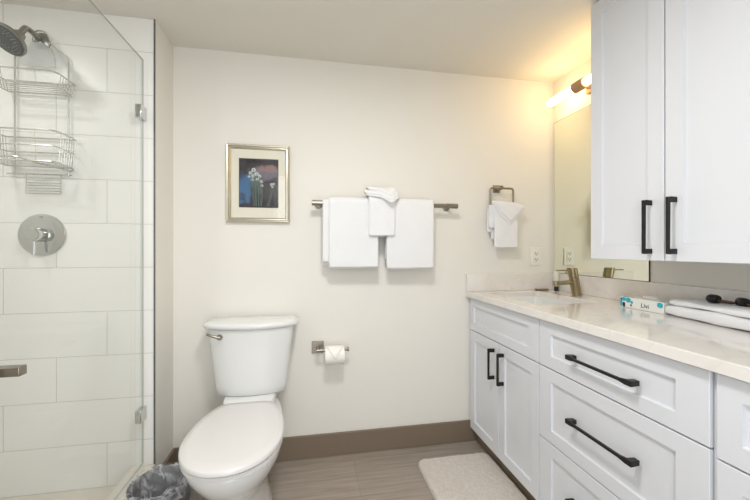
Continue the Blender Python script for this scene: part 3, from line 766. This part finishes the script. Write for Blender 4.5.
# ------------------------------------------------------------------ framed picture
PX0, PX1, PZ0, PZ1 = -.447, -.110, 1.331, 1.757
pc = root('framed_picture', 'small champagne-framed picture of pale flowers on a dark ground, above the toilet', 'picture', (-.2785, YB, PZ0))
yb_ = YB - .001
def frect(y, g_): return [(PX0 + g_, y, PZ0 + g_), (PX1 - g_, y, PZ0 + g_), (PX1 - g_, y, PZ1 - g_), (PX0 + g_, y, PZ1 - g_)]
bm = loft(NB(), [frect(yb_, .004), frect(yb_ - .018, 0), frect(yb_ - .024, .004), frect(yb_ - .022, .010), frect(yb_ - .017, .014), frect(yb_ - .018, .019), frect(yb_ - .012, .025), frect(yb_ - .003, .025)], cap0=False, cap1=False)
emit('frame', bm, M_frame, pc, angle=25)
AX0, AX1, AZ0, AZ1 = -.379, -.176, 1.415, 1.679
bm = NB(); box(bm, PX0 + .02, AX0, yb_ - .008, yb_ - .004, PZ0 + .02, PZ1 - .02); box(bm, AX1, PX1 - .02, yb_ - .008, yb_ - .004, PZ0 + .02, PZ1 - .02)
box(bm, AX0, AX1, yb_ - .008, yb_ - .004, PZ0 + .02, AZ0); box(bm, AX0, AX1, yb_ - .008, yb_ - .004, AZ1, PZ1 - .02)
emit('mount_board', bm, M_matb, pc, smooth=False)
bm = NB()
for a in ((AX0 - .003, AX0, AZ0 - .003, AZ1 + .003), (AX1, AX1 + .003, AZ0 - .003, AZ1 + .003), (AX0, AX1, AZ0 - .003, AZ0), (AX0, AX1, AZ1, AZ1 + .003)): box(bm, a[0], a[1], yb_ - .0086, yb_ - .0081, a[2], a[3])
emit('inner_line', bm, M_dark, pc, smooth=False, label='thin dark line around the artwork')
art = emit('artwork', bx(AX0 - .001, AX1 + .001, yb_ - .0055, yb_ - .002, AZ0 - .001, AZ1 + .001), M_art, pc, smooth=False, label='dark painting with blue wash and pale flowers')
M_petal = mat('pale_petal', (198, 204, 200), .7, var=.12, scale=90); M_stem = mat('painted_stem', (98, 116, 110), .7)
random.seed(11); ac = ((AX0 + AX1) / 2, (AZ0 + AZ1) / 2)
fl_ = [(-.028, .072, .013), (-.045, .055, .010), (-.012, .052, .012), (-.030, .040, .011), (.004, .040, .009), (-.052, .035, .008), (-.008, .022, .009), (.012, .010, .009), (.016, -.012, .008), (.066, -.004, .008), (.078, -.002, .007), (.072, -.018, .007), (-.035, .018, .008)]
for i, (dx, dz, r) in enumerate(fl_):
    bm = NB()
    for k in range(5):
        a = 2 * PI * k / 5 + i; c = (ac[0] + dx + r * .62 * math.cos(a), ac[1] + dz + r * .62 * math.sin(a))
        ring = [(c[0] + r * .5 * math.cos(2 * PI * t / 8) * (1 if k % 2 else .7), 0, c[1] + r * .42 * math.sin(2 * PI * t / 8)) for t in range(8)]
        loft(bm, [[(p[0], yb_ - .0056 - .00008 * (i % 3), p[2]) for p in ring], [(p[0], yb_ - .0060 - .00008 * (i % 3), p[2]) for p in ring]])
    emit('painted_flower', bm, M_petal, art, smooth=False, label='pale painted flower')
bm = NB()
for i, (dx, dz, r) in enumerate(fl_):
    x1 = ac[0] + dx * .6 + .005; z1 = AZ0 + .006
    tube(bm, [(ac[0] + dx, yb_ - .0056, ac[1] + dz), ((ac[0] + dx + x1) / 2 + .004, yb_ - .0056, (ac[1] + dz + z1) / 2), (x1, yb_ - .0056, z1)], .0014, 5)
emit('painted_stems', bm, M_stem, art, smooth=False, label='grey-green painted stems')
emit('glazing', bx(PX0 + .024, PX1 - .024, yb_ - .0105, yb_ - .0095, PZ0 + .024, PZ1 - .024), M_pglass, pc, smooth=False)

# ------------------------------------------------------------------ bath mat
bm = NB(); X0, X1, Y0, Y1, rc = .578, 1.002, 1.08, 1.868, .045
nx, ny = 130, 250; grid = {}
def edge_d(x, y):
    cx = min(max(x, X0 + rc), X1 - rc); cy = min(max(y, Y0 + rc), Y1 - rc)
    return rc - math.hypot(x - cx, y - cy)
for i in range(nx + 1):
    for j in range(ny + 1):
        x = X0 + (X1 - X0) * i / nx; y = Y0 + (Y1 - Y0) * j / ny; d = edge_d(x, y)
        if d < -.0005: continue
        p = Vector((x, y, 0)); h = .008 + .014 * (1 - math.exp(-max(d, 0) / .006))
        h += (noise.noise(p * 55) * .35 + noise.noise(p * 130) * .4) * .006
        wob = noise.noise(p * 60) * .002
        grid[i, j] = bm.verts.new((x + wob, y - wob, max(h if d > .002 else .002, .002)))
for i in range(nx):
    for j in range(ny):
        q = [(i, j), (i + 1, j), (i + 1, j + 1), (i, j + 1)]
        if all(k in grid for k in q): bm.faces.new([grid[k] for k in q])
r_ = bmesh.ops.extrude_edge_only(bm, edges=[e for e in bm.edges if e.is_boundary])
for v in [e for e in r_['geom'] if isinstance(e, bmesh.types.BMVert)]: v.co.z = 0.0005
single('bath_mat', bm, M_rug, 'shaggy cream bath mat on the floor in front of the vanity', 'bath mat', angle=180)

# ------------------------------------------------------------------ shower: door, fixtures, caddy
GX = -0.765
sd = root('shower_door', 'clear frameless glass shower door standing on the curb', 'shower door', (GX, 1.4, .18))
gz0, gz1, gy0, gy1 = .187, 2.063, 1.02, 1.797
bm = bx(GX - .004, GX + .004, gy0, gy1, gz0, gz1)
bm.faces.ensure_lookup_table()
for f in bm.faces:
    f.normal_update()
    f.material_index = 0 if abs(f.normal.x) > .5 else 1
emit('glass_pane', bm, [M_glass, M_gedge], sd, smooth=False)
for z in (1.812, .422):
    h = emit('hinge', bx(GX - .012, GX + .012, 1.752, YS - .0015, z - .030, z + .030), M_chrome, sd, bevel=.002, label='chrome glass hinge')
emit('door_pull', bx(GX - .045, GX + .045, 1.03, 1.056, .862, .886), M_nickel, sd, bevel=.002, label='square nickel pull near the door edge')

vx, vz = -1.174, 1.2466
va = root('shower_valve', 'round chrome shower valve plate with lever on the white tile wall', 'shower valve', (vx, YS, vz))
emit('escutcheon', prof(NB(), (vx, YS - .0005, vz), (0, -1, 0), [(0, .094), (.004, .094), (.009, .090), (.012, .07), (.013, .034)], n=64), M_chrome, va)
emit('knob', prof(NB(), (vx, YS - .0135, vz), (0, -1, 0), [(0, .031), (.05, .029), (.054, .026), (.055, .01)], n=40), M_chrome, va)
emit('lever', cyl(NB(), (vx, YS - .05, vz - .025), (vx, YS - .052, vz - .088), .0065, .006), M_chrome, va)
emit('mark', bx(vx - .007, vx + .007, YS - .0115, YS - .0095, vz + .078, vz + .081), M_dark, va, smooth=False)

hx_ = -1.155
sh = root('shower_sprayer', 'round brushed nickel shower head with grey nozzle face on the shower wall', 'shower head', (hx_, YS, 2.12))
A0 = Vector((hx_ - .022, YS - .0005, 2.112)); HC = Vector((-1.156, 1.60, 1.998)); HN = Vector((-.26, -.62, -.74)).normalized()
emit('wall_flange', prof(NB(), A0, (0, -1, 0), [(0, .036), (.005, .036), (.014, .026), (.018, .014)], n=40), M_steel, sh)
neck = HC - HN * .052
pth = roundpath([A0 + Vector((0, -.016, 0)), A0 + Vector((0, -.09, .01)), neck - HN * .0], .05, 8)
emit('arm', tube(NB(), pth, .011, 16), M_steel, sh)
emit('swivel', prof(NB(), neck - HN * .016, HN, [(0, .010), (.004, .017), (.016, .021), (.030, .018), (.036, .022)], n=28), M_steel, sh)
emit('head', prof(NB(), neck + HN * .018, HN, [(0, .022), (.008, .036), (.018, .053), (.026, .060), (.036, .0605), (.038, .057)], n=56), M_steel, sh)
emit('nozzle_face', prof(NB(), neck + HN * .0561, HN, [(0, .0565), (.002, .056), (.003, .050)], n=48), M_noz, sh, label='dark grey nozzle face')
bm = NB(); u_, v_ = frame(HN); fc = neck + HN * .059
for rr_, cnt in ((.046, 26), (.036, 20), (.026, 12)):
    for k in range(cnt):
        a = 2 * PI * k / cnt; c = fc + (u_ * math.cos(a) + v_ * math.sin(a)) * rr_; cyl(bm, c, c + HN * .003, 0.0018, .0013, n=6)
emit('nozzles', bm, M_wire, sh)

# wire caddy
cx0, cx1, cyf, cyb = -1.305, -1.036, 1.665, 1.797
wc = root('shower_caddy', 'two-tier wire shower caddy hanging from the shower arm on the tile wall', 'caddy', (-1.17, 1.79, 1.5))
vw0, vw1 = -1.272, -1.066
bm = NB()
tube(bm, roundpath([(vw0, 1.797, 1.51), (vw0, 1.797, 2.045), (-1.20, 1.79, 2.075), (-1.175, 1.765, 2.135), (-1.135, 1.765, 2.135), (-1.115, 1.79, 2.075), (vw1, 1.797, 2.045), (vw1, 1.797, 1.51)], .022, 5), .0033, 8)
emit('hanging_frame', bm, M_wire, wc)
def basket(zr, zf, mid=True):
    bm = NB()
    rim = roundpath([(cx0, cyb, zr), (cx0, cyf + .03, zr), (cx0 + .03, cyf, zr), (cx1 - .012, cyf, zr), (cx1, cyf + .03, zr), (cx1, cyb, zr)], .012, 4, True)
    tube(bm, rim, .0033, 8, True)
    flo = roundpath([(cx0 + .01, cyb, zf), (cx0 + .01, cyf + .008, zf), (cx1 - .01, cyf + .008, zf), (cx1 - .01, cyb, zf)], .012, 4, True)
    tube(bm, flo, .0026, 8, True)
    if mid:
        zm = (zr + zf) / 2; tube(bm, roundpath([(cx0 + .005, cyb, zm), (cx0 + .005, cyf + .004, zm), (cx1 - .005, cyf + .004, zm), (cx1 - .005, cyb, zm)], .012, 4, True), .0026, 8, True)
    rim_o = emit('basket', bm, M_wire, wc)
    bm = NB()
    for k in range(6):
        y = cyf + .02 + (cyb - cyf - .03) * k / 5; tube(bm, [(cx0 + .01, y, zf - .001), (cx1 - .01, y, zf - .001)], .0013, 6)
    for x in (-1.23, -1.11): tube(bm, [(x, cyf, zr), (x, cyf + .008, zf)], .0011, 6)
    for k in range(7):
        y = cyf + .036 + (cyb - cyf - .04) * k / 6
        tube(bm, [(cx1, y, zr), (cx1 - .01, y, zf)], .0013, 6); tube(bm, [(cx0, y, zr), (cx0 + .01, y, zf)], .0013, 6)
    emit('basket_wires', bm, M_wire, rim_o)
basket(1.92, 1.872, False)
basket(1.675, 1.548, True)
bm = NB(); tube(bm, roundpath([(cx0 + .02, cyf + .02, 1.560), (-1.19, cyf + .01, 1.566), (-1.12, cyf + .03, 1.545), (cx1 - .01, cyb - .01, 1.532), (cx1, cyb - .015, 1.540)], .02, 5), .004, 8)
tube(bm, [(vw0 - .03, 1.797, 1.515), (vw1 + .012, 1.797, 1.515)], .0028, 8)
emit('lower_rail', bm, M_wire, wc)
bm = NB()
loft(bm, [[(-1.175 + s * w_ , y, z) for s, y in ((-1, 1.780), (1, 1.780), (1, 1.786), (-1, 1.786))] for z, w_ in ((2.092, .018), (2.07, .05), (2.03, .066), (1.985, .068))])
emit('plastic_hanger', bm, M_frost, wc, bevel=.002, label='frosted plastic hanger plate')
bm = NB()
for k in range(6): tube(bm, [(-1.232, 1.80, 1.49 - k * .012), (-1.098, 1.80, 1.49 - k * .012)], .0015, 6)
for x in (-1.232, -1.098): tube(bm, [(x, 1.80, 1.52), (x, 1.80, 1.43)], .0018, 6)
emit('shadow_wires', bm, M_wire, wc)  # wires modelled in place of faint shadow lines below the caddy

# two black-capped small bottles lying on the towel stack
ztw = ZT + .0595
capbottle(1.458, 1.035, ztw, math.radians(12), 'small brown bottle with black cap lying on the folded towels, farther of the two')
capbottle(1.455, .945, ztw, math.radians(25), 'small brown bottle with black cap lying on the folded towels, nearer the right edge')
